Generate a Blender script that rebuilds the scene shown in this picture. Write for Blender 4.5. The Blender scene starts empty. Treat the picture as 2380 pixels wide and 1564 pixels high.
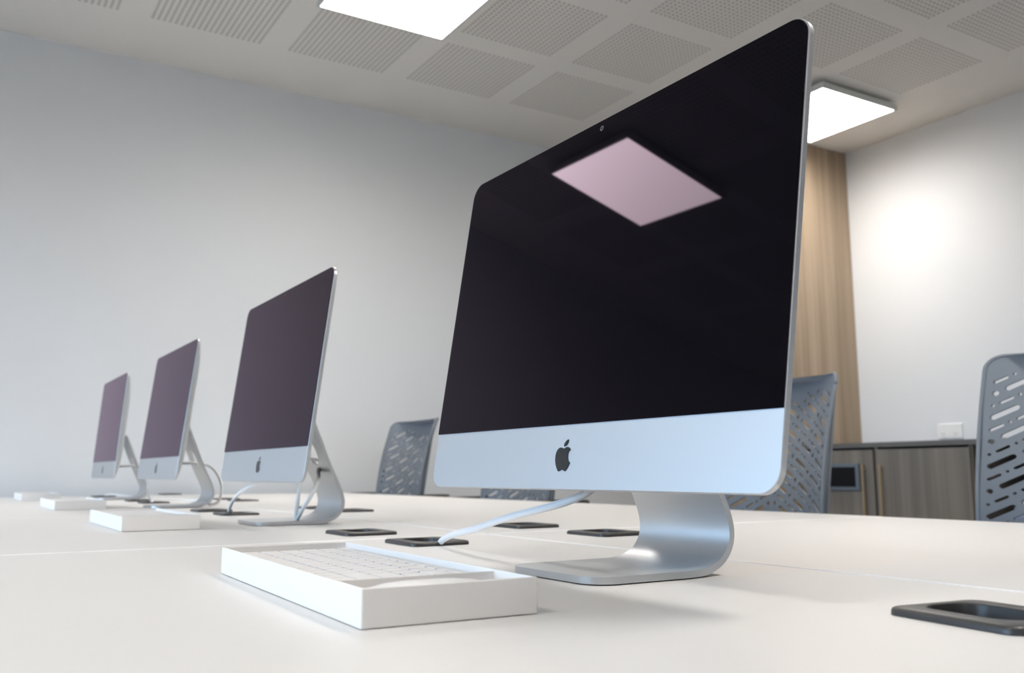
import bpy, bmesh, math, random
from mathutils import Vector, Matrix
random.seed(7)
S = bpy.context.scene
C = S.collection
PI = math.pi
DZ = 0.74          # height of the desk surface above the floor

# ------------------------------------------------------------------ camera
cam_d = bpy.data.cameras.new('camera')
cam = bpy.data.objects.new('camera', cam_d)
C.objects.link(cam)
cam_d.sensor_fit = 'HORIZONTAL'
cam_d.sensor_width = 36.0
cam_d.lens = 36.0 * 2146.8 / 2380.0
cam_d.clip_start = 0.01
cam_d.clip_end = 100
_r, _u, _d = Vector((.523, .8523, -.0038)), Vector((.126, -.0729, .9893)), Vector((-.8429, .5179, .1455))
_d.normalize(); _r = (_r - _r.dot(_d) * _d).normalized(); _u = _r.cross(_d)
m = Matrix((_r, _u, -_d)).transposed().to_4x4()
m.translation = Vector((0.7164, -0.492, 0.0954 + DZ))
cam.matrix_world = m
cam_d.dof.use_dof = True
cam_d.dof.focus_distance = 0.90
cam_d.dof.aperture_fstop = 9.0
S.camera = cam

# ------------------------------------------------------------------ world, view
S.view_settings.view_transform = 'Standard'
S.view_settings.look = 'None'
S.view_settings.gamma = 1.0
S.view_settings.use_curve_mapping = False
S.view_settings.exposure = 0.17
S.cycles.use_denoising = True
S.cycles.max_bounces = 10
S.cycles.diffuse_bounces = 6
S.cycles.glossy_bounces = 4
S.cycles.caustics_reflective = False
S.cycles.caustics_refractive = False
LAMP = 20.0
SKY = 13.0
w = bpy.data.worlds.new('daylight')
S.world = w
w.use_nodes = True
bg = w.node_tree.nodes['Background']
_tc = w.node_tree.nodes.new('ShaderNodeTexCoord'); _sp = w.node_tree.nodes.new('ShaderNodeSeparateXYZ'); _cr = w.node_tree.nodes.new('ShaderNodeValToRGB')
w.node_tree.links.new(_tc.outputs['Generated'], _sp.inputs[0]); w.node_tree.links.new(_sp.outputs[2], _cr.inputs[0]); w.node_tree.links.new(_cr.outputs[0], bg.inputs[0])
_cr.color_ramp.elements[0].position = 0.0; _cr.color_ramp.elements[0].color = (.10, .11, .11, 1)     # ground below the horizon
_cr.color_ramp.elements[1].position = 0.03; _cr.color_ramp.elements[1].color = (.42, .69, 1.0, 1)    # blue-white sky above it
bg.inputs[1].default_value = SKY

# room extents (x, y) and windows in the front wall (behind the camera)
XL, XR, YB, YF, ZC = -3.76, 4.6, 4.17, -5.6, 2.05 + DZ
WINS = [(-3.3, -1.5), (-1.2, .6)]
WZ0, WZ1 = 0.85, 2.35
for i, (a, b) in enumerate(WINS):
    ld = bpy.data.lights.new('daylight_portal', 'AREA')
    ld.shape = 'RECTANGLE'; ld.size = b - a; ld.size_y = WZ1 - WZ0
    ld.cycles.is_portal = True
    lo = bpy.data.objects.new('daylight_portal', ld); C.objects.link(lo)
    lo.location = ((a + b) / 2, YF - .12, (WZ0 + WZ1) / 2)
    lo.rotation_euler = (PI / 2, 0, 0)        # faces into the room (+Y)

# ------------------------------------------------------------------ materials
def mat(name, col, rough=.5, metal=0.0, spec=.5, **kw):
    M = bpy.data.materials.new(name); M.use_nodes = True
    b = M.node_tree.nodes['Principled BSDF']
    b.inputs['Base Color'].default_value = (*col, 1)
    b.inputs['Roughness'].default_value = rough
    b.inputs['Metallic'].default_value = metal
    b.inputs['Specular IOR Level'].default_value = spec
    return M
def N(M, t, **kw):
    n = M.node_tree.nodes.new(t)
    for k, v in kw.items(): setattr(n, k, v)
    return n
def L(M, a, b): M.node_tree.links.new(a, b)
def noise_bump(M, scale, strength, dist=.001):
    b = M.node_tree.nodes['Principled BSDF']
    tc = N(M, 'ShaderNodeTexCoord'); nz = N(M, 'ShaderNodeTexNoise'); bp = N(M, 'ShaderNodeBump')
    nz.inputs['Scale'].default_value = scale
    bp.inputs['Strength'].default_value = strength; bp.inputs['Distance'].default_value = dist
    L(M, tc.outputs['Object'], nz.inputs['Vector']); L(M, nz.outputs['Fac'], bp.inputs['Height']); L(M, bp.outputs['Normal'], b.inputs['Normal'])
    return M
M_edge = mat('highlight_edging', (.97, .97, .97), .3)  # edging whiter than the top: bright seam highlight put into its colour
M_wall = noise_bump(mat('wall_paint', (.765, .785, .805), .85, spec=.3), 180, .15)
M_floor = noise_bump(mat('carpet', (.22, .22, .23), .95, spec=.1), 400, .4)
M_desk = noise_bump(mat('white_laminate', (.785, .77, .75), .40, spec=.38), 600, .03, .0004)
M_alu = noise_bump(mat('anodised_aluminium', (.60, .615, .63), .46, 1.0), 2500, .04, .0002)
M_alu_edge = mat('aluminium_edge', (.90, .88, .86), .40, .6)
M_white = noise_bump(mat('white_card', (.92, .90, .88), .5), 900, .05, .0003)
M_key = mat('white_key', (.88, .87, .86), .45)
M_keyalu = mat('keyboard_plate', (.60, .61, .64), .5, .3)
M_cable = mat('white_cable', (.90, .92, .94), .35)
M_black = noise_bump(mat('black_plastic', (.040, .038, .038), .36), 1500, .10, .0003)
M_dark = mat('hollow_shade', (.012, .012, .014), .8, spec=.2)  # near-black colour carries the shade inside hollows
M_logo = mat('black_logo', (.012, .013, .014), .25)
M_chair = noise_bump(mat('grey_plastic', (.19, .215, .25), .42), 700, .06)
M_armpad = mat('black_armrest', (.02, .02, .02), .5)
M_chrome = mat('chrome', (.8, .8, .8), .15, 1.0)
M_winframe = mat('window_frame_paint', (.75, .75, .75), .4)
M_lampbody = mat('lamp_housing', (.62, .64, .62), .4)
M_socket = mat('socket_plastic', (.86, .86, .85), .35)
M_socketd = mat('socket_slot', (.25, .25, .26), .5)
M_steel = mat('desk_frame_paint', (.55, .56, .57), .4, .3)
M_niche = mat('niche_frame', (.17, .20, .24), .4)
M_brass = mat('handle_metal', (.50, .38, .24), .35, .6)
M_bluebox = mat('pale_blue_plastic', (.35, .43, .62), .5)

# screen glass: black panel under an anti-reflection coating (low index, purple tint)
M_glass = bpy.data.materials.new('screen_glass'); M_glass.use_nodes = True
nt = M_glass.node_tree; nt.nodes.clear()
o_ = nt.nodes.new('ShaderNodeOutputMaterial'); mx = nt.nodes.new('ShaderNodeMixShader')
df = nt.nodes.new('ShaderNodeBsdfDiffuse'); gl = nt.nodes.new('ShaderNodeBsdfGlossy'); fr = nt.nodes.new('ShaderNodeFresnel')
df.inputs['Color'].default_value = (.0022, .0021, .0028, 1)
gl.inputs['Color'].default_value = (.99, .795, .985, 1); gl.inputs['Roughness'].default_value = .02
fr.inputs['IOR'].default_value = 1.205
nt.links.new(fr.outputs[0], mx.inputs[0]); nt.links.new(df.outputs[0], mx.inputs[1]); nt.links.new(gl.outputs[0], mx.inputs[2]); nt.links.new(mx.outputs[0], o_.inputs[0])

# lamp diffuser
M_lamp = bpy.data.materials.new('lit_diffuser'); M_lamp.use_nodes = True
nt = M_lamp.node_tree; nt.nodes.clear()
o_ = nt.nodes.new('ShaderNodeOutputMaterial'); em = nt.nodes.new('ShaderNodeEmission')
em.inputs[0].default_value = (1.0, .945, .89, 1); _g = nt.nodes.new('ShaderNodeNewGeometry'); _dp = nt.nodes.new('ShaderNodeVectorMath'); _dp.operation = 'DOT_PRODUCT'
_ma = nt.nodes.new('ShaderNodeMath'); _ma.operation = 'MULTIPLY_ADD'      # prismatic diffuser: strongest straight down
nt.links.new(_g.outputs['Incoming'], _dp.inputs[0]); nt.links.new(_g.outputs['Normal'], _dp.inputs[1]); nt.links.new(_dp.outputs['Value'], _ma.inputs[0])
_ma.inputs[1].default_value = LAMP * 1.25; _ma.inputs[2].default_value = LAMP * .16; nt.links.new(_ma.outputs[0], em.inputs[1])
nt.links.new(em.outputs[0], o_.inputs[0])

# wood with a vertical grain
def wood(name, c1, c2, sx=14):
    M = mat(name, c1, .5)
    b = M.node_tree.nodes['Principled BSDF']
    tc = N(M, 'ShaderNodeTexCoord'); mp = N(M, 'ShaderNodeMapping'); nz = N(M, 'ShaderNodeTexNoise'); cr = N(M, 'ShaderNodeValToRGB')
    mp.inputs['Scale'].default_value = (sx, sx, .35)
    nz.inputs['Scale'].default_value = 1.0; nz.inputs['Detail'].default_value = 4; nz.inputs['Roughness'].default_value = .62
    cr.color_ramp.elements[0].position = .33; cr.color_ramp.elements[0].color = (*c2, 1)
    cr.color_ramp.elements[1].position = .66; cr.color_ramp.elements[1].color = (*c1, 1)
    L(M, tc.outputs['Object'], mp.inputs[0]); L(M, mp.outputs[0], nz.inputs['Vector']); L(M, nz.outputs['Fac'], cr.inputs[0]); L(M, cr.outputs[0], b.inputs['Base Color'])
    return M
M_wood = wood('oak_veneer', (.44, .34, .24), (.27, .20, .135), 13)
M_cab = wood('grey_oak_veneer', (.30, .265, .225), (.175, .155, .135), 11)
M_top = mat('grey_worktop', (.16, .155, .15), .5)

# perforated ceiling board: squares of round holes between plain bands
CX0, CPX, CSX = -3.305, .580, .463
CY0, CPY, CSY = .140, .6065, .488
M_ceil = mat('perforated_ceiling_board', (.80, .775, .735), .9, spec=.2)
def ceil_nodes(M):
    b = M.node_tree.nodes['Principled BSDF']
    geo = N(M, 'ShaderNodeNewGeometry'); sp = N(M, 'ShaderNodeSeparateXYZ'); L(M, geo.outputs['Position'], sp.inputs[0])
    def op(o, a, b2=None, c=None):
        n = N(M, 'ShaderNodeMath', operation=o)
        for i, v in enumerate((a, b2, c)):
            if v is None: continue
            if isinstance(v, (int, float)): n.inputs[i].default_value = v
            else: L(M, v, n.inputs[i])
        return n.outputs[0]
    def axis(out, c0, pitch, size, k):
        u = op('SUBTRACT', out, c0)
        u = op('FLOORED_MODULO', u, pitch)
        inside = op('LESS_THAN', u, size)
        hp = size / k
        f = op('SUBTRACT', op('FRACT', op('DIVIDE', u, hp)), .5)
        return inside, op('MULTIPLY', f, hp)
    ix, fx = axis(sp.outputs[0], CX0, CPX, CSX, 20)
    iy, fy = axis(sp.outputs[1], CY0, CPY, CSY, 20)
    # plain band along the walls
    bx = op('GREATER_THAN', sp.outputs[0], CX0 - .02)
    by = op('LESS_THAN', sp.outputs[1], CY0 + 6 * CPY - .04)
    d = op('SQRT', op('ADD', op('MULTIPLY', fx, fx), op('MULTIPLY', fy, fy)))
    hole = op('LESS_THAN', d, .0068)
    f = op('MULTIPLY', op('MULTIPLY', op('MULTIPLY', ix, iy), op('MULTIPLY', bx, by)), hole)
    mxn = N(M, 'ShaderNodeMix', data_type='RGBA')
    mxn.inputs['A'].default_value = (.80, .775, .735, 1); mxn.inputs['B'].default_value = (.38, .36, .33, 1)
    L(M, f, mxn.inputs['Factor']); L(M, mxn.outputs['Result'], b.inputs['Base Color'])
ceil_nodes(M_ceil)

# ------------------------------------------------------------------ helpers
def link(name, me, m, parent=None, loc=(0, 0, 0), rot=(0, 0, 0), smooth=False):
    me.materials.clear(); me.materials.append(m)
    o = bpy.data.objects.new(name, me); C.objects.link(o)
    o.location = loc; o.rotation_euler = rot
    if parent: o.parent = parent
    if smooth:
        for p in me.polygons: p.use_smooth = True
    return o
def obj(name, bm, m, parent=None, loc=(0, 0, 0), rot=(0, 0, 0), smooth=False, angle=None):
    me = bpy.data.meshes.new(name)
    bmesh.ops.recalc_face_normals(bm, faces=bm.faces)
    bm.to_mesh(me); bm.free()
    o = link(name, me, m, parent, loc, rot, smooth or angle is not None)
    if angle is not None:
        for e_set in [me]:
            me.set_sharp_from_angle(angle=math.radians(angle))
    return o
def thing(name, label, cat, loc=(0, 0, 0), rotz=0, group=None):
    o = bpy.data.objects.new(name, None); C.objects.link(o)
    o.location = loc; o.rotation_euler = (0, 0, rotz); o.empty_display_size = .1
    o['label'] = label; o['category'] = cat
    if group: o['group'] = group
    return o
def tag(o, label, cat, group=None):
    o['label'] = label; o['category'] = cat
    if group: o['group'] = group
    return o
def struct(name, bm, m, loc=(0, 0, 0), parent=None):
    o = obj(name, bm, m, parent, loc)
    if not parent: o['kind'] = 'structure'
    return o
def box(bm, x0, x1, y0, y1, z0, z1):
    r = bmesh.ops.create_cube(bm, size=1)
    for v in r['verts']:
        v.co = Vector(((x0 + x1) / 2 + v.co.x * (x1 - x0), (y0 + y1) / 2 + v.co.y * (y1 - y0), (z0 + z1) / 2 + v.co.z * (z1 - z0)))
    return r['verts']
def bbox(x0, x1, y0, y1, z0, z1, bev=0, seg=2):
    bm = bmesh.new(); box(bm, x0, x1, y0, y1, z0, z1)
    if bev: bmesh.ops.bevel(bm, geom=bm.edges[:], offset=bev, segments=seg, affect='EDGES', profile=.5)
    return bm
def rrect(x0, x1, y0, y1, r, n=8):
    pts = []
    for cx, cy, a0 in ((x1 - r, y1 - r, 0), (x0 + r, y1 - r, 90), (x0 + r, y0 + r, 180), (x1 - r, y0 + r, 270)):
        for i in range(n + 1):
            a = math.radians(a0 + 90 * i / n); pts.append((cx + r * math.cos(a), cy + r * math.sin(a)))
    return pts
def fill(loops, t):
    """flat plate (thickness t, centred on z=0) bounded by the first loop, holes from the others"""
    cu = bpy.data.curves.new('tmp', 'CURVE'); cu.dimensions = '2D'; cu.fill_mode = 'BOTH'; cu.extrude = t / 2
    for lp in loops:
        s = cu.splines.new('POLY'); s.points.add(len(lp) - 1)
        for p, q in zip(s.points, lp): p.co = (q[0], q[1], 0, 1)
        s.use_cyclic_u = True
    o = bpy.data.objects.new('tmp', cu); C.objects.link(o)
    dg = bpy.context.evaluated_depsgraph_get(); dg.update()
    me = bpy.data.meshes.new_from_object(o.evaluated_get(dg))
    bm = bmesh.new(); bm.from_mesh(me)
    bpy.data.objects.remove(o); bpy.data.curves.remove(cu); bpy.data.meshes.remove(me)
    bmesh.ops.remove_doubles(bm, verts=bm.verts, dist=1e-6)
    return bm
def fill_cdt(outline, holes, th, step):
    """plate with many holes: constrained Delaunay with interior points, then given thickness"""
    from mathutils.geometry import delaunay_2d_cdt
    def inside(p, poly):
        c = False; j = len(poly) - 1
        for i in range(len(poly)):
            a, b = poly[i], poly[j]
            if (a[1] > p[1]) != (b[1] > p[1]) and p[0] < (b[0] - a[0]) * (p[1] - a[1]) / (b[1] - a[1]) + a[0]: c = not c
            j = i
        return c
    bbs = [(min(q[0] for q in h), max(q[0] for q in h), min(q[1] for q in h), max(q[1] for q in h), h) for h in holes]
    def in_hole(p, e=0):
        return any(a - e <= p[0] <= b + e and c - e <= p[1] <= d + e and (e > 0 or inside(p, h)) for a, b, c, d, h in bbs)
    V, E = [], []
    for lp in [outline] + holes:
        n0 = len(V)
        V += [Vector(q) for q in lp]; E += [(n0 + i, n0 + (i + 1) % len(lp)) for i in range(len(lp))]
    xs_ = [q[0] for q in outline]; zs_ = [q[1] for q in outline]
    x = min(xs_) + step / 2
    while x < max(xs_):
        z = min(zs_) + step / 2
        while z < max(zs_):
            if inside((x, z), outline) and not in_hole((x, z), .002): V.append(Vector((x, z)))
            z += step
        x += step
    vo, eo, fo, _a, _b, _c = delaunay_2d_cdt(V, E, [], 0, 1e-6)
    keep = []
    for f in fo:
        c = (sum(vo[i][0] for i in f) / len(f), sum(vo[i][1] for i in f) / len(f))
        if inside(c, outline) and not in_hole(c): keep.append(f)
    bm = bmesh.new()
    top = [bm.verts.new((v[0], v[1], th / 2)) for v in vo]; bot = [bm.verts.new((v[0], v[1], -th / 2)) for v in vo]
    cnt = {}
    for f in keep:
        bm.faces.new([top[i] for i in f]); bm.faces.new([bot[i] for i in reversed(f)])
        for i in range(len(f)):
            a, b = f[i], f[(i + 1) % len(f)]; cnt.setdefault((min(a, b), max(a, b)), []).append((a, b))
    for k, l_ in cnt.items():
        if len(l_) == 1:
            a, b = l_[0]; bm.faces.new((top[b], top[a], bot[a], bot[b]))
    bmesh.ops.delete(bm, geom=[v for v in bm.verts if not v.link_faces], context='VERTS')
    return bm
def bisect(bm, axis, vals):
    no = [0, 0, 0]; no[axis] = 1
    for v in vals:
        co = [0, 0, 0]; co[axis] = v
        bmesh.ops.bisect_plane(bm, geom=bm.verts[:] + bm.edges[:] + bm.faces[:], dist=1e-6, plane_co=co, plane_no=no)
def catmull(P, n=10):
    P = [Vector(p) for p in P]; Q = [2 * P[0] - P[1]] + P + [2 * P[-1] - P[-2]]; out = []
    for i in range(1, len(Q) - 2):
        p0, p1, p2, p3 = Q[i - 1:i + 3]
        for k in range(n):
            t = k / n
            out.append(.5 * ((2 * p1) + (p2 - p0) * t + (2 * p0 - 5 * p1 + 4 * p2 - p3) * t * t + (3 * p1 - p0 - 3 * p2 + p3) * t ** 3))
    out.append(P[-1]); return out
def tube(bm, P, r, seg=12):
    P = [Vector(p) for p in P]; rings = []; up = None
    for i, p in enumerate(P):
        t = (P[min(i + 1, len(P) - 1)] - P[max(i - 1, 0)]).normalized()
        if up is None:
            up = t.orthogonal().normalized()
        up = (up - up.dot(t) * t).normalized(); sd = t.cross(up)
        rr = r(i / (len(P) - 1)) if callable(r) else r
        rings.append([bm.verts.new(p + (up * math.cos(a) + sd * math.sin(a)) * rr) for a in [2 * PI * k / seg for k in range(seg)]])
    for a, b in zip(rings, rings[1:]):
        for k in range(seg): bm.faces.new((a[k], a[(k + 1) % seg], b[(k + 1) % seg], b[k]))
    bm.faces.new(rings[0][::-1]); bm.faces.new(rings[-1])
    return bm
def cyl(bm, x, y, z0, z1, r, seg=24, r2=None):
    return bmesh.ops.create_cone(bm, cap_ends=True, segments=seg, radius1=r, radius2=r if r2 is None else r2, depth=z1 - z0, matrix=Matrix.Translation((x, y, (z0 + z1) / 2)))
def bridge(bm, rings, cap0=True, cap1=True):
    R = [[bm.verts.new(p) for p in ring] for ring in rings]
    n = len(R[0])
    for a, b in zip(R, R[1:]):
        for k in range(n): bm.faces.new((a[k], a[(k + 1) % n], b[(k + 1) % n], b[k]))
    if cap0: bm.faces.new(R[0][::-1])
    if cap1: bm.faces.new(R[-1])
def copy_tree(o, parent=None):
    c = o.copy(); C.objects.link(c); c.parent = parent
    for ch in [q for q in bpy.data.objects if q.parent == o]: copy_tree(ch, c)
    return c

# ------------------------------------------------------------------ the room
T = .12
struct('floor', bbox(XL - T, XR + T, YF - T, YB + T, -.1, 0), M_floor)
struct('ceiling', bbox(XL - T, XR + T, YF - T, YB + T, ZC, ZC + .1), M_ceil)
struct('wall_left', bbox(XL - T, XL, YF - T, YB + T, 0, ZC), M_wall)
struct('wall_right', bbox(XR, XR + T, YF - T, YB + T, 0, ZC), M_wall)
struct('wall_back', bbox(XL, XR, YB, YB + T, 0, ZC), M_wall)
bm = bmesh.new()
xs = [XL] + [v for wn in WINS for v in wn] + [XR]
for i in range(0, len(xs), 2): box(bm, xs[i], xs[i + 1], YF - T, YF, 0, ZC)
for a, b in WINS:
    box(bm, a, b, YF - T, YF, 0, WZ0); box(bm, a, b, YF - T, YF, WZ1, ZC)
struct('wall_front', bm, M_wall)
for i, (a, b) in enumerate(WINS):
    bm = bmesh.new(); f = .05; y0, y1 = YF - .09, YF - .04
    box(bm, a, b, y0, y1, WZ0, WZ0 + f); box(bm, a, b, y0, y1, WZ1 - f, WZ1)
    box(bm, a, a + f, y0, y1, WZ0 + f, WZ1 - f); box(bm, b - f, b, y0, y1, WZ0 + f, WZ1 - f)
    box(bm, (a + b) / 2 - .025, (a + b) / 2 + .025, y0, y1, WZ0 + f, WZ1 - f)
    struct('window_%d' % (i + 1), bm, M_winframe)

# tall oak-faced column in the far corner
tag(obj('wood_column', bbox(XL + .002, -2.90, 3.25, YB - .002, .001, ZC - .002), M_wood),
    'tall oak veneered column from floor to ceiling in the room corner', 'column')

# ------------------------------------------------------------------ ceiling lamps
def lamp(x, y, label):
    t = thing('ceiling_light', label, 'light', (x, y, ZC), 0, 'square ceiling light panels')
    h = .292
    obj('mount', bbox(-.24, .24, -.24, .24, -.022, -.001), M_lampbody, t)
    bm = bmesh.new()
    z0, z1 = -.052, -.022; fw = .012
    box(bm, -h, h, -h, h, z0 + .010, z1)
    box(bm, -h, h, -h, -h + fw, z0, z0 + .010); box(bm, -h, h, h - fw, h, z0, z0 + .010)
    box(bm, -h, -h + fw, -h + fw, h - fw, z0, z0 + .010); box(bm, h - fw, h, -h + fw, h - fw, z0, z0 + .010)
    obj('frame', bm, M_lampbody, t)
    obj('diffuser', bbox(-h + fw + .0005, h - fw - .0005, -h + fw + .0005, h - fw - .0005, z0 + .001, z0 + .0095), M_lamp, t)
    return t
LX = -2.455
lamp(LX, .988, 'square white ceiling light cut by the top edge, left of the big screen')
lamp(LX - .045, 3.43, 'square white ceiling light in the corner by the oak column, right of the big screen')
lamp(LX, -1.633, 'square ceiling light that shows only as a reflection in the big black screen')
for x, y, lb in ((LX, -4.25, 'square ceiling light near the windows behind the camera, above the far end of the room'),
                 (.40, -4.25, 'square ceiling light near the windows behind the camera, in the middle of the room'),
                 (.40, -1.633, 'square ceiling light behind the camera, above the near end of the front desks'),
                 (.40, .988, 'square ceiling light above the near end of the back desks, outside the picture'),
                 (.40, 3.43, 'square ceiling light by the right wall, outside the right edge of the photo'),
                 (3.2, -1.633, 'added unseen square ceiling light behind the camera, warming the near end of the room')):  # last one is an added, unseen lamp to warm faces turned this way
    lamp(x, y, lb)

# ------------------------------------------------------------------ desks
SX = [-3.675 + 1.039 * i for i in range(6)]      # joints between neighbouring desks
SY, YD0, YD1 = .2444, -.72, 1.20
G1, G2 = .0814, .4074                             # rows of cable grommets
XA, XB, DD = -.442, -.674, 1.039
gdefs = [  # x, y, rot, label
    (XB + DD - .011, G1 + .013, math.radians(-7), 'large black cable grommet cut by the right edge of the photo, near the camera'),
    (XA, G1, 0, 'black cable grommet with the thick white cable of the nearest computer in it'),
    (XB, G1, 0, 'empty black cable grommet between the nearest white box and the second computer'),
    (XA - DD, G1 + .022, 0, 'black cable grommet with the white cable of the second computer rising from it'),
    (XB - DD, G1 + .022, 0, 'empty black cable grommet just behind the right end of the second white box'),
    (XA - 2 * DD + .02, G1 + .03, 0, 'black cable grommet in front of the foot of the third computer, nearer of two overlapping'),
    (XB - 2 * DD, G1 + .03, 0, 'black cable grommet left of the third computer foot, farther of two overlapping'),
    (XA - 3 * DD + .04, G1 + .02, 0, 'black cable grommet left of the foot of the farthest computer'),
    (XB, G2 - .02, 0, 'empty black grommet of the back row, under the bottom left of the big screen'),
    (XA, G2 - .02, 0, 'empty black grommet of the back desk row, touching the nearest stand on its left'),
    (XB - DD, G2 - .02, 0, 'black grommet of the back desk row seen left of the second computer stand'),
    (XA - DD, G2 - .02, 0, 'black grommet of the back desk row peeping out right of the second computer stand'),
    (XA - 2 * DD, G2, 0, 'black grammet of the back desk row behind the cable of the second computer, nearer'.replace('grammet', 'grommet')),
    (XB - 2 * DD, G2, 0, 'black grommet of the back desk row behind the cable of the second computer, farther'),
    (XB - 3 * DD + .08, G2, 0, 'thin far black grommet of the back desk row, between the third stand and the wall'),
]
def lift(x, row):
    return (.0005 if x < -.558 else 0) + (.0007 if row else 0)
def desk(x0, x1, row, label):
    g = .0007
    ya, yb = (YD0, SY - g) if row == 0 else (SY + g, YD1)
    xa, xb = x0 + g, x1 - g
    t = thing('desk', label, 'desk', ((x0 + x1) / 2, (ya + yb) / 2, 0), 0, 'white desks joined into one long bench')
    cx, cy = (x0 + x1) / 2, (ya + yb) / 2
    holes = []
    for gx, gy, ga, _l in gdefs:
        if x0 < gx < x1 and ya < gy < yb:
            holes.append([(gx - cx + a * math.cos(ga) - b * math.sin(ga), gy - cy + a * math.sin(ga) + b * math.cos(ga)) for a, b in rrect(-.045, .045, -.036, .036, .016, 4)[::-1]])
    th = .025
    eb = .0026
    RC = lambda e: [(xa - cx + e, ya - cy + e), (xb - cx - e, ya - cy + e), (xb - cx - e, yb - cy - e), (xa - cx + e, yb - cy - e)]
    obj('desk_top', fill([RC(eb)] + holes, th), M_desk, t, (0, 0, DZ - th / 2 + lift(x0 + .1, row)))
    bm = fill([RC(0), RC(eb)[::-1]], th)
    bmesh.ops.recalc_face_normals(bm, faces=bm.faces)
    hx, hy = (xb - xa) / 2, (yb - ya) / 2
    ed = [e for e in bm.edges if e.calc_face_angle(0) > 1 and all(abs(abs(v.co.x) - hx) < 1e-4 or abs(abs(v.co.y) - hy) < 1e-4 for v in e.verts) and all(v.co.z > 0 for v in e.verts)]
    bmesh.ops.bevel(bm, geom=ed, offset=.0010, segments=2, affect='EDGES', profile=.5)
    obj('edge_band', bm, M_edge, t, (0, 0, DZ - th / 2 + lift(x0 + .1, row)))
    for sx in (-1, 1):
        yy = hy - .06
        for s in (-1, 1):
            obj('leg', bbox(sx * (hx - .05) - .025, sx * (hx - .05) + .025, s * yy - .025, s * yy + .025, .001, DZ - th - .041, .003), M_steel, t)
        obj('cross_beam', bbox(sx * (hx - .05) - .02, sx * (hx - .05) + .02, -hy + .03, hy - .03, DZ - th - .0405, DZ - th - .0005), M_steel, t)
    return t
place = ['at the far end against the grey wall', 'under the third computer from the camera', 'under the second computer from the camera', 'under the nearest computer', 'at the right edge of the photo']
for row in (0, 1):
    for i in range(5):
        desk(SX[i], SX[i + 1], row,
             ('white desk of the front row, ' + place[i]) if row == 0 else
             ('empty white desk of the back row, ' + ['at the far end against the grey wall', 'behind the third computer', 'behind the second computer', 'behind the nearest computer', 'at the right edge of the photo'][i]))

# ------------------------------------------------------------------ cable grommets
def make_grommet(name='cable_grommet'):
    hw, hd, th = .0500, .0430, .0052
    ax0, ax1, ay0, ay1 = -.041, .031, -.023, .026
    t = thing(name, '', 'cable grommet', (0, 0, 0), 0, 'black cable grommets set in the desks')
    n = 8
    outer = rrect(-hw, hw, -hd, hd, .011, n); 
    def off(pts, d, z, r):
        return [Vector((x, y, z)) for x, y in rrect(-hw + d, hw - d, -hd + d, hd - d, r, n)]
    inner = rrect(ax0, ax1, ay0, ay1, .017, n)
    inn = lambda d, z, dx=0: [Vector((x + dx, y, z)) for x, y in rrect(ax0 - d, ax1 + d, ay0 - d, ay1 + d, .017 + d * .5, n)]
    bm = bmesh.new()
    bridge(bm, [off(outer, .0, .0003, .011), off(outer, 0, th - .0022, .011), off(outer, .0007, th - .0008, .0105), off(outer, .0022, th, .010),
                inn(.0015, th), inn(.0004, th - .0005), inn(0, th - .0015), inn(-.001, -.026)], cap0=False, cap1=True)
    obj('plate', bm, M_black, t, angle=40)
    # sloping flap inside, low at the left and rising to the right rim
    bm = bmesh.new()
    prof = [(-.0370, -.0245), (-.024, -.0150), (-.010, -.0065), (.006, -.0018), (.020, .0014), (.0285, .0030)]
    P = catmull([(a, 0, b) for a, b in prof], 4)
    rings = []
    for p in P:
        e = max(0, (p.x - (ax1 - .018)) / .018, ((ax0 + .018) - p.x) / .018)
        k = math.sqrt(max(.03, 1 - min(e, .985) ** 2)) if e > 0 else 1
        ym, hy_ = (ay0 + ay1) / 2, ((ay1 - ay0) / 2 - .0012) * (.30 + .70 * k)
        rings.append([Vector((p.x, ym - hy_, p.z)), Vector((p.x, ym, p.z - .0012)), Vector((p.x, ym + hy_, p.z)), Vector((p.x, ym + hy_, p.z - .0015)), Vector((p.x, ym - hy_, p.z - .0015))])
    bridge(bm, rings)
    obj('flap', bm, M_black, t, angle=50)
    return t
gro = make_grommet()
for i, (x, y, r, lab) in enumerate(gdefs):
    o = gro if i == 0 else copy_tree(gro)
    o.location = (x, y, DZ + lift(x, y > SY)); o.rotation_euler = (0, 0, r); o['label'] = lab

# ------------------------------------------------------------------ computers
BW, BH, CH = .528, .3757, .0610
def ring_rect(i, d, zc_shift=0, n=10, r0=.019):
    r = max(r0 - i * .5, .006)
    return [Vector((x, d, z)) for x, z in rrect(-BW / 2 + i, BW / 2 - i, i, BH - i, r, n)]
APPLE = [(-1.37,38.23),(-3.2,38.86),(-4.64,39.21),(-6.39,39.41),(-8.71,38.99),(-11.14,37.48),(-12.72,35.15),(-13.58,32.02),(-13.35,27.7),(-12.1,24.16),(-9.97,20.63),(-7.67,17.9),(-6.85,17.27),(-5.97,17.0),(-4.46,17.3),(-2.61,18.18),(-0.97,18.45),(1.14,18.05),(3.33,17.2),(4.43,17.08),(5.58,17.65),(6.94,19.18),(8.5,21.27),(9.89,23.56),(10.55,24.89),(8.48,26.26),(7.3,27.81),(6.5,29.74),(6.21,32.45),(6.62,34.37),(7.84,35.89),(9.65,36.81),(8.75,37.99),(7.21,38.99),(5.42,39.58),(3.73,39.66),(1.8,39.24),(0.25,38.58)]
LEAF = [(-1.1,40.17),(-1.44,41.16),(-1.03,43.1),(0.35,44.62),(2.1,45.93),(4.61,46.83),(4.79,45.27),(4.02,43.15),(2.67,41.56),(1.17,40.62)]
def upright(bm, y):
    """turn a plate lying in xy into one standing in xz at depth y"""
    for v in bm.verts: v.co = Vector((v.co.x, y - v.co.z, v.co.y))
    return bm
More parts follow.
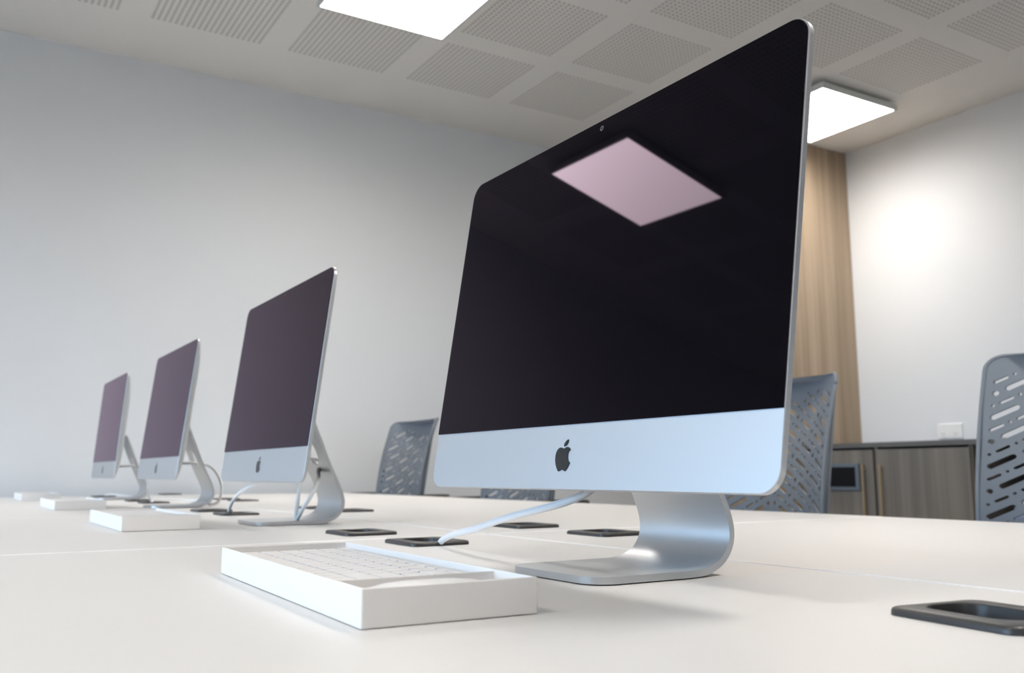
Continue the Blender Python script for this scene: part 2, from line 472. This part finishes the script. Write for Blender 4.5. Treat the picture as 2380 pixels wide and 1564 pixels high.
def make_mac(gap, tilt):
    t = thing('desktop_computer', '', 'computer', (0, 0, DZ), 0, 'slim all-in-one computers in a row')
    rot = (-tilt, 0, 0); loc = (0, 0, gap)
    bm = bmesh.new()
    rings = [ring_rect(.0006, 0), ring_rect(0, .0006), ring_rect(0, .0052), ring_rect(.0008, .0062), ring_rect(.004, .0070)]
    for k in range(1, 11):
        u = k / 10
        rings.append(ring_rect(.004 + u * .150, .0070 + .033 * math.sin(u * PI / 2) ** .9))
    bridge(bm, rings)
    body = obj('housing', bm, M_alu, t, loc, rot, angle=35)
    bm = fill([rrect(-BW / 2 + .0009, BW / 2 - .0009, CH, BH - .0009, .0185, 10)[:22] + [(-BW / 2 + .0009, CH), (BW / 2 - .0009, CH)]], .0012)
    bmesh.ops.dissolve_limit(bm, angle_limit=.01, verts=bm.verts, edges=bm.edges)
    scr = obj('screen', upright(bm, -.0007), M_glass, t, loc, rot)
    bm = fill([[(x * .001, z * .001) for x, z in APPLE]], .0008)
    bm2 = fill([[(x * .001, z * .001) for x, z in LEAF]], .0008)
    me = bpy.data.meshes.new('t'); bm2.to_mesh(me); bm2.free(); bm.from_mesh(me); bpy.data.meshes.remove(me)
    lg = obj('logo', upright(bm, -.0003), M_logo, body)
    # web camera: thin ring with a lens
    bm = bmesh.new()
    for rr, z in ((.0031, .0003), (.0019, .0006)):
        pass
    n = 24; ro, ri = .0027, .0020
    rings = [[Vector((r * math.cos(2 * PI * k / n), y, BH - .0099 + r * math.sin(2 * PI * k / n))) for k in range(n)] for r, y in ((ro, -.0012), (ro, -.0018), (ri, -.0018), (ri, -.0013))]
    bridge(bm, rings, False, True)
    obj('webcam', bm, mat('lens_ring', (.10, .10, .11), .3) if 'lens_ring' not in bpy.data.materials else bpy.data.materials['lens_ring'], scr)
    # stand: bent plate with a round cable hole
    prof = [(-.018, .0035), (.020, .0035), (.060, .0035), (.095, .0036), (.115, .0050), (.133, .0115), (.1440, .0225), (.1485, .036), (.1465, .052), (.1378, .074), (.1250, .100), (.1065, .143), (.0850, .196), (.0690, .236)]
    P = catmull([(0, a, b) for a, b in prof], 6)
    s = [0]
    for a, b in zip(P, P[1:]): s.append(s[-1] + (b - a).length)
    SL = s[-1]
    sh = None
    for i in range(len(P)):
        if P[i].z >= .135 and sh is None: sh = s[i]
    hw = .0725
    outline = []
    n = 8
    r = .022
    for cx, cy, a0 in ((hw - .004, SL - .004, 0), (-hw + .004, SL - .004, 90)):
        for i in range(n + 1):
            a = math.radians(a0 + 90 * i / n); outline.append((cx + .004 * math.cos(a), cy + .004 * math.sin(a)))
    r = .026
    for cx, cy, a0 in ((-hw + r, r, 180), (hw - r, r, 270)):
        for i in range(n + 1):
            a = math.radians(a0 + 90 * i / n); outline.append((cx + r * math.cos(a), cy + r * math.sin(a)))
    hole = [(  .0290 * math.cos(a), sh + .0275 * math.sin(a)) for a in [2 * PI * k / 32 for k in range(32)]][::-1]
    th = .0062
    bm = fill([outline, hole], th)
    bisect(bm, 1, [v for v in s[1:-1]])
    for v in bm.verts:
        q = min(max(v.co.y, 0), SL)
        i = 0
        while i < len(s) - 2 and s[i + 1] < q: i += 1
        f = (q - s[i]) / (s[i + 1] - s[i])
        p = P[i].lerp(P[i + 1], f)
        ta = (P[min(i + 1, len(P) - 1)] - P[max(i - 1, 0)]).normalized(); tb = (P[min(i + 2, len(P) - 1)] - P[i]).normalized()
        tg = ta.lerp(tb, f).normalized()
        nrm = Vector((0, -tg.z, tg.y))
        k = min(1, max(0, (q - .10) / .06)); k = k * k * (3 - 2 * k)
        kx = 1 - .09 * k - .06 * max(0, (q - .16) / (SL - .16))            # the upright is slightly narrower than the foot
        v.co = Vector((v.co.x * kx + .0030, p.y, p.z)) + nrm * v.co.z
    bmesh.ops.recalc_face_normals(bm, faces=bm.faces)
    st = obj('stand', bm, M_alu, t, (0, 0, .0006), angle=30)
    # rubber pad under the foot and the hinge behind the housing
    obj('foot_pad', bbox(-hw + .016, hw - .016, -.004, .112, 0.0002, .0009), M_black, t)
    bm = bmesh.new()
    tube(bm, [(-.03, .062, .232), (.03, .062, .232)], .009, 16)
    obj('hinge', bm, M_alu, t)
    return t
macs = [(0, 0, math.radians(.24), .1594, .0794, 'nearest all-in-one computer, large black screen with pink reflection of a ceiling light'),
        (-1.043, .0197, .0011, .1282, .0794, 'second all-in-one computer from the camera, with two white cable strands under it'),
        (-2.061, .0274, .0064, .1155, .0794, 'third all-in-one computer from the camera, cable looping behind its stand'),
        (-3.055, .0258, .0067, .0760, .0794, 'farthest and smallest all-in-one computer, leftmost of the row')]
for x, y, r, tl, g, lab in macs:
    t = make_mac(g, tl); t.location = (x, y, DZ + lift(x, 0)); t.rotation_euler = (0, 0, r); t['label'] = lab

# ------------------------------------------------------------------ cables
def cable(pts, r, label):
    bm = tube(bmesh.new(), [p + Vector((0, 0, DZ)) for p in catmull(pts, 12)], r, 14)
    tag(obj('power_cable', bm, M_cable, smooth=True), label, 'cable', 'white power cables')
cable([(-.420, .0840, -.016), (-.404, .0805, -.002), (-.388, .078, .0075), (-.350, .072, .0165), (-.300, .062, .0235), (-.250, .055, .0310), (-.205, .052, .0405), (-.160, .051, .0490), (-.115, .051, .0565), (-.065, .053, .0660), (-.030, .057, .0780), (-.010, .062, .0980), (0, .058, .130)], .0041,
      'thick white cable from a black grommet up behind the nearest computer')
x2, y2 = -1.043, .0197
cable([(-1.540, .100, -.016), (-1.534, .100, .001), (-1.518, .099, .0174), (-1.468, .094, .0366), (-1.373, .086, .0568), (-1.217, .076, .0778), (-1.10, .074, .098), (x2, y2 + .052, .118)], .0038,
      'white cable curving from a grommet up behind the left of the second computer')
cable([(x2 + .012, y2 + .052, .118), (x2 + .045, y2 + .060, .100), (-.988, .085, .0776), (-.988, .085, .0553), (-.996, .085, .0313), (-1.000, .085, .0118), (-.992, .0855, .0118), (-.974, .090, .0318), (-.968, .103, .0555), (-.995, .125, .0828), (-1.032, .1385, .1010), (-1.046, .150, .1185), (-1.052, .120, .126), (x2 - .006, y2 + .056, .124)], .0038,
      'white V-shaped cable loop touching the foot of the second computer')
x3, y3 = -2.061, .0274
cable([(x3, y3 + .054, .122), (x3 + .005, y3 + .085, .1245), (x3 - .002, y3 + .112, .1245), (x3 + .004, y3 + .152, .116), (x3 + .012, y3 + .176, .085), (x3 + .035, y3 + .180, .050), (x3 + .02, y3 + .175, .014), (x3 - .04, y3 + .165, .0056), (-2.20, .225, .0056), (-2.38, .270, .0056), (-2.56, .262, .0058), (-2.61, .175, .010), (-2.53, .115, .009), (-2.505, .112, -.018)], .0038,
      'white cable looping behind the stand of the third computer to a grommet')
cable([(x3 - .06, y3 + .050, .100), (x3 - .20, y3 + .050, .092), (x3 - .36, y3 + .055, .085), (-2.485, .087, .060), (-2.515, .095, .030), (-2.525, .108, .002), (-2.527, .108, -.018)], .0026,
      'thin white cable strand hanging at the left of the third computer')
x4, y4 = -3.055, .0258
cable([(x4, y4 + .054, .122), (x4 + .005, y4 + .085, .1245), (x4 - .002, y4 + .112, .1245), (x4 + .002, y4 + .152, .110), (x4 - .01, y4 + .165, .06), (x4 - .05, y4 + .17, .014), (x4 - .14, y4 + .16, .004), (x4 - .26, y4 + .14, .006), (x4 - .37, y4 + .09, .012), (x4 - .46, G1 + .022, .002), (x4 - .465, G1 + .020, -.018)], .0038,
      'white cable of the farthest computer running to the leftmost grommet')

# ------------------------------------------------------------------ white boxes with keyboards
KL, KD = .3787, .1270
HB = .0248
def make_box():
    t = thing('accessory_box', '', 'box', (0, 0, 0), 0, 'open white keyboard boxes, one in front of each computer')
    w_ = .0026
    bm = bmesh.new()
    # origin = front-left bottom corner; walls then floor
    o = rrect(0, KL, 0, KD, .0012, 2); i_ = rrect(w_, KL - w_, w_, KD - w_, .0008, 2)
    V = lambda L_, z: [Vector((x, y, z)) for x, y in L_]
    bridge(bm, [V(o, .0008), V(o, HB - .0005), V(rrect(.0005, KL - .0005, .0005, KD - .0005, .0012, 2), HB), V(rrect(w_ - .0004, KL - w_ + .0004, w_ - .0004, KD - w_ + .0004, .001, 2), HB), V(i_, HB - .0006), V(i_, .003)], True, True)
    obj('tray', bm, M_white, t)
    # insert: raised shelf for the keyboard, divider, slot at the right
    xd = .318
    bm = bmesh.new()
    box(bm, w_ + .0002, xd, w_ + .0002, KD - w_ - .0002, .0031, .0140)
    box(bm, xd, xd + .0028, w_ + .0002, KD - w_ - .0002, .0031, HB - .0012)
    obj('insert', bm, M_white, t)
    return t
def key_layout(LX_, LY_):
    rows = [[1] * 14, [1] * 13 + [1.5], [1.5] + [1] * 13, [1.8] + [1] * 11 + [1.8], [2.35] + [1] * 10 + [2.35], [1, 1, 1, 1.3, 5.3, 1.3, 1, 1, 1, 1]]
    hs = [.55, 1, 1, 1, 1, 1]; ph = LY_ / sum(hs); y = LY_
    out = []
    for r_, h in zip(rows, hs):
        y0 = y - h * ph; x = 0; k = LX_ / sum(r_)
        for c in r_:
            out.append((x + .0015, x + c * k - .0015, y0 + .0013, y - .0013)); x += c * k
        y = y0
    return out
def make_keyboard(separate):
    KX, KY = .279, .1145
    bm = bmesh.new()
    box(bm, 0, KX, 0, KY, .0002, .0045)
    bmesh.ops.bevel(bm, geom=bm.edges[:], offset=.001, segments=2, affect='EDGES')
    z0, z1 = .0046, .0068
    def keybm(bmk, q):
        vs = box(bmk, q[0], q[1], q[2], q[3], z0, z1)
        return vs
    if separate:
        t = thing('keyboard', '', 'keyboard', (0, 0, 0), 0, 'white keyboards lying in the boxes')
        obj('plate', bm, M_keyalu, t)
        for q in key_layout(KX - .008, KY - .008):
            q = (q[0] + .004, q[1] + .004, q[2] + .004, q[3] + .004)
            cx, cy = (q[0] + q[1]) / 2, (q[2] + q[3]) / 2
            bk = bbox(q[0] - cx, q[1] - cx, q[2] - cy, q[3] - cy, z0, z1, .0006, 2)
            obj('key', bk, M_key, t, (cx, cy, 0))
        return t
    for q in key_layout(KX - .008, KY - .008):
        keybm(bm, tuple(v + .004 for v in q))
    o = obj('keyboard', bm, M_key)
    return tag(o, '', 'keyboard', 'white keyboards lying in the boxes')
b0 = make_box()
bdefs = [(-.2094, -.2536, -1.736, 'nearest open white box, holding a keyboard, in front of the big screen'),
         (-1.325, -.2290, .0, 'second open white box from the camera, before the second computer'),
         (-2.405, -.2290, .4, 'third white box from the camera, before the third computer'),
         (-3.72 + .27, -.2340, 0, 'farthest white box, at the left edge of the photo near the wall')]
klab = ['white keyboard with square keys lying in the nearest box', 'white keyboard inside the second box from the camera', 'white keyboard inside the third box from the camera', 'white keyboard inside the farthest box']
mlab = ['smooth white mouse in the end slot of the nearest box', 'smooth white mouse in the end slot of the second box', 'smooth white mouse in the end slot of the third box', 'smooth white mouse in the end slot of the farthest box']
def make_mouse():
    bm = bmesh.new()
    n = 9
    rings = []
    for z, k in ((.001, .90), (.0035, .98), (.0065, 1.0), (.0105, .95), (.0145, .82), (.0172, .60), (.0186, .32)):
        hw, hl = .0235 * k, .054 * (1 - (1 - k) * .9)
        rings.append([Vector((x, y, z)) for x, y in rrect(-hw, hw, -hl, hl, min(hw * .98, .023), n)])
    bridge(bm, rings)
    o = obj('computer_mouse', bm, M_key, smooth=True)
    return tag(o, '', 'mouse', 'white mice lying in the end slots of the boxes')
mouse0 = make_mouse()
kb_multi = make_keyboard(True)
kb_one = make_keyboard(False)
for i, (x, y, a, lab) in enumerate(bdefs):
    a = math.radians(a)
    b = b0 if i == 0 else copy_tree(b0)
    zl = DZ + lift(x, 0); b.location = (x, y, zl); b.rotation_euler = (0, 0, a); b['label'] = lab
    R = Matrix.Rotation(a, 3, 'Z')
    kb = kb_multi if i == 0 else (kb_one if i == 1 else copy_tree(kb_one))
    kb.location = Vector((x, y, zl)) + R @ Vector((.0200, .0060, .0142)); kb.rotation_euler = (0, 0, a); kb['label'] = klab[i]
    ms = mouse0 if i == 0 else copy_tree(mouse0)
    ms.location = Vector((x, y, zl)) + R @ Vector((.3485, .0600, .0050)); ms.rotation_euler = (0, 0, a); ms['label'] = mlab[i]

# ------------------------------------------------------------------ chairs
def slot(cx, cy, ln, r, ang, n=4):
    """stadium-shaped hole"""
    ca, sa = math.cos(ang), math.sin(ang); h = max(ln / 2 - r, 0)
    pts = []
    for sgn, a0 in ((1, -90), (-1, 90)):
        for k in range(n + 1):
            a = math.radians(a0 + 180 * k / n)
            x = sgn * h + r * math.cos(a); y = r * math.sin(a)
            pts.append((cx + x * ca - y * sa, cy + x * sa + y * ca))
    return pts[::-1]
def make_chair():
    t = thing('office_chair', '', 'chair', (0, 0, 0), 0, 'grey chairs with perforated backs along the far side of the desks')
    zb, zt = .50, 1.078
    hwb, hwt = .230, .236
    # outline in (x, z)
    def corner(cx, cz, r, a0, n=8):
        return [(cx + r * math.cos(math.radians(a0 + 90 * k / n)), cz + r * math.sin(math.radians(a0 + 90 * k / n))) for k in range(n + 1)]
    outline = corner(hwt - .030, zt - .030, .030, 0) + corner(-hwt + .030, zt - .030, .030, 90) + corner(-hwb + .05, zb + .05, .05, 180) + corner(hwb - .05, zb + .05, .05, 270)
    holes = []
    ang = math.radians(29)
    rowp = .0510
    for side in (-1, 1):
        for k in range(-4, 13):
            for fine in (0, 1):
                z_edge = zb + .035 + k * rowp + fine * rowp / 2    # height of the line at the outer edge
                u = 0.0; j = k * 3 + fine
                seq = ((.052, .0056), (.0115, .0056)) if not fine else ((.026, .0030), (.0064, .0030))
                gap = .0105 if not fine else .0075
                u = 0.0
                m_ = (k % 2) if not fine else (k + 1) % 2
                while u < .27:
                    ln, rr = seq[m_ % 2]; m_ += 1
                    c0 = u + ln / 2; u += ln + gap
                    ox = .219 - c0 * math.cos(ang)               # distance from the centre line
                    oz = z_edge + c0 * math.sin(ang)
                    # stay inside the panel and off the centre rib
                    ex = ln / 2 * math.cos(ang)
                    if ox - ex < .006 or ox + ex > .2200: continue
                    if oz - .03 < zb or oz + ln / 2 * math.sin(ang) > zt - .033: continue
                    holes.append(slot(side * ox, oz, ln, rr, -side * ang))
    bm = fill_cdt(outline, holes, .0060, .016)
    for v in bm.verts:
        x, z, d = v.co.x, v.co.y, v.co.z
        u = z - zb
        # sides come forward, top leans back, gentle lumbar curve
        y = -.090 * (abs(x) / .24) ** 2.0 + .150 * u + .03 * math.sin(u / .58 * PI) * -1 + .02 * max(0, u - .40)
        v.co = Vector((x, y - d, z))
    bmesh.ops.recalc_face_normals(bm, faces=bm.faces)
    obj('backrest', bm, M_chair, t, (0, .042, 0), angle=35)
    # rim bead round the panel
    rim = []
    for x, z in outline:
        u = z - zb; y = -.090 * (abs(x) / .24) ** 2.0 + .150 * u - .03 * math.sin(u / .58 * PI) + .02 * max(0, u - .40)
        rim.append((x, z, y))
    dense = []
    for a, b in zip(rim, rim[1:] + rim[:1]):
        k = max(1, int(math.hypot(a[0] - b[0], a[1] - b[1]) / .02))
        for i in range(k):
            f = i / k; x = a[0] + (b[0] - a[0]) * f; z = a[1] + (b[1] - a[1]) * f; u = z - zb
            dense.append(Vector((x, -.090 * (abs(x) / .24) ** 2.0 + .150 * u - .03 * math.sin(u / .58 * PI) + .02 * max(0, u - .40), z)))
    bm = bmesh.new(); dense.append(dense[0]); tube(bm, dense, .0048, 8)
    obj('rim', bm, M_chair, t, (0, .042, 0), smooth=True)
    # spine, seat, arms, post, base
    bm = bmesh.new(); tube(bm, catmull([(0, -.06, .40), (0, .05, .41), (0, .10, .46), (0, .085, .56), (0, .078, .62)], 6), .018, 12)
    obj('back_bracket', bm, M_armpad, t, smooth=True)
    bm = bbox(-.235, .235, -.47, -.02, .415, .475, .022, 3)
    obj('seat', bm, mat('seat_fabric', (.05, .06, .08), .9) if 'seat_fabric' not in bpy.data.materials else bpy.data.materials['seat_fabric'], t, smooth=True)
    for s in (-1, 1):
        bm = bmesh.new(); tube(bm, catmull([(s * .20, -.16, .425), (s * .29, -.16, .43), (s * .315, -.11, .50), (s * .315, -.10, .70)], 6), .014, 10)
        arm = obj('armrest', bm, M_armpad, t, smooth=True)
        obj('arm_pad', bbox(s * .315 - .036, s * .315 + .036, -.135, .06, .700, .7425, .008, 2), M_armpad, arm, smooth=True)
    bm = bmesh.new(); cyl(bm, 0, -.20, .10, .415, .025); obj('gas_post', bm, M_chrome, t)
    bm = bmesh.new(); cyl(bm, 0, -.20, .06, .11, .045)
    for k in range(5):
        a = 2 * PI * k / 5 + .3
        tube(bm, [(0, -.20, .09), (.27 * math.cos(a), -.20 + .27 * math.sin(a), .068)], lambda f: .02 - .007 * f, 10)
    obj('star_base', bm, M_armpad, t)
    for k in range(5):
        a = 2 * PI * k / 5 + .3
        cx, cy = .27 * math.cos(a), -.20 + .27 * math.sin(a)
        bm = bmesh.new(); tube(bm, [(cx - .012, cy, .0285), (cx + .012, cy, .0285)], .0275, 16)
        obj('caster', bm, M_armpad, t)
    return t
ch0 = make_chair()
cdefs = [(-3.235, 1.345, 0, 'farthest grey chair with perforated back, left of the big screen'),
         (-2.215, 1.345, 0, 'grey chair seen only through the gap under the big screen'),
         (-1.04, 1.345, 0, 'grey perforated chair half hidden behind the right edge of the big screen'),
         (-.197, 1.37, 0, 'grey perforated chair cut off by the right edge of the photo')]
for i, (x, y, a, lab) in enumerate(cdefs):
    o = ch0 if i == 0 else copy_tree(ch0)
    o.location = (x, y, 0); o.rotation_euler = (0, 0, math.radians(a)); o['label'] = lab
    if i >= 2:                      # these two have their armrests set lower
        for c_ in o.children:
            if c_.name.startswith('armrest'): c_.location.z = -.05

# ------------------------------------------------------------------ sideboard along the back wall
YC = 3.65
top = thing('sideboard', 'low grey-brown wooden sideboard with dark worktop under the white right wall', 'cabinet', (-1.5, (YC + YB) / 2, 0))
def sb(x0, x1, y0, y1, z0, z1): 
    return (x0 + 1.5, x1 + 1.5, y0 - (YC + YB) / 2, y1 - (YC + YB) / 2, z0 + DZ, z1 + DZ)
obj('worktop', bbox(*sb(-2.897, -.30, YC - .02, YB - .002, .2175, .2420)), M_top, top)
bm = bmesh.new()
for a, b in ((-2.895, -2.877), (-2.425, -2.407), (-1.905, -1.885), (-1.42, -1.40), (-.36, -.342)): box(bm, *sb(a, b, YC + .002, YB - .022, -.66, .2165))
box(bm, *sb(-2.877, -.36, YB - .020, YB - .004, -.66, .2165)); box(bm, *sb(-2.877, -.36, YC + .002, YB - .022, -.66, -.64))
obj('carcass', bm, M_cab, top)
obj('plinth', bbox(*sb(-2.86, -.38, YC + .05, YB - .05, -.7395, -.661)), M_top, top)
# door with the black recess
d1 = obj('door', bbox(*sb(-2.890, -2.424, YC - .018, YC, -.64, .2050)), M_cab, top)
bm = bmesh.new()
n0 = sb(-2.80, -2.506, YC - .034, YC - .0185, -.004, .134); box(bm, *n0)
nf = obj('recess_frame', bm, M_niche, d1)
obj('recess_panel', bbox(*sb(-2.78, -2.526, YC - .037, YC - .0345, .014, .116)), M_dark, nf)
d2 = obj('door', bbox(*sb(-2.408, -1.892, YC - .018, YC, -.64, .2050)), M_cab, top)
for dd, hx in ((d1, -2.478), (d2, -2.372)):
    bm = bmesh.new(); box(bm, *sb(hx - .005, hx + .005, YC - .042, YC - .034, -.30, .128))
    for zz in (.10, -.27): box(bm, *sb(hx - .004, hx + .004, YC - .034, YC - .0185, zz, zz + .01))
    obj('handle', bm, M_brass, dd)
# open bay on the right part, its shade painted as near-black surfaces
obj('bay_shade_lining', bbox(*sb(-1.883, -1.422, YB - .045, YB - .023, -.63, .2150)), M_dark, top)
obj('bay_shade_lining', bbox(*sb(-1.398, -.362, YB - .045, YB - .023, -.63, .2150)), M_dark, top)
obj('bay_floor', bbox(*sb(-1.883, -1.422, YC + .01, YB - .046, -.6395, -.6305)), M_dark, top)
obj('bay_floor', bbox(*sb(-1.398, -.362, YC + .01, YB - .046, -.6395, -.6305)), M_dark, top)
obj('shelf', bbox(*sb(-1.883, -1.422, YC + .02, YB - .046, -.21, -.192)), M_dark, top)
obj('shelf', bbox(*sb(-1.398, -.362, YC + .02, YB - .046, -.21, -.192)), M_dark, top)
t = thing('storage_crate', 'pale blue crate in the dark open bay of the sideboard, seen through chair holes', 'crate', (-1.62, 3.85, DZ - .192))
bm = bmesh.new(); box(bm, -.15, .15, -.10, .10, 0.0005, .13); bmesh.ops.bevel(bm, geom=bm.edges[:], offset=.01, segments=2, affect='EDGES')
obj('tub', bm, M_bluebox, t)
obj('lid', bbox(-.16, .16, -.11, .11, .1305, .145, .004), M_socket, t)
# double socket on the back wall
t = thing('wall_socket', 'white double wall socket just above the sideboard on the right wall', 'socket', (-2.328, YB, .307 + DZ))
obj('plate', bbox(-.073, .073, -.010, -.0005, -.040, .040, .003), M_socket, t)
for s in (-1, 1):
    bm = bmesh.new(); box(bm, s * .036 - .018, s * .036 + .018, -.0125, -.0102, -.028, -.004)
    f = obj('socket_face', bm, M_socket, t)
    bm = bmesh.new()
    for dx in (-.008, .008): box(bm, s * .036 + dx - .002, s * .036 + dx + .002, -.0132, -.0126, -.014, -.009)
    box(bm, s * .036 - .002, s * .036 + .002, -.0132, -.0126, -.0245, -.0185)
    obj('pin_slots', bm, M_socketd, f)
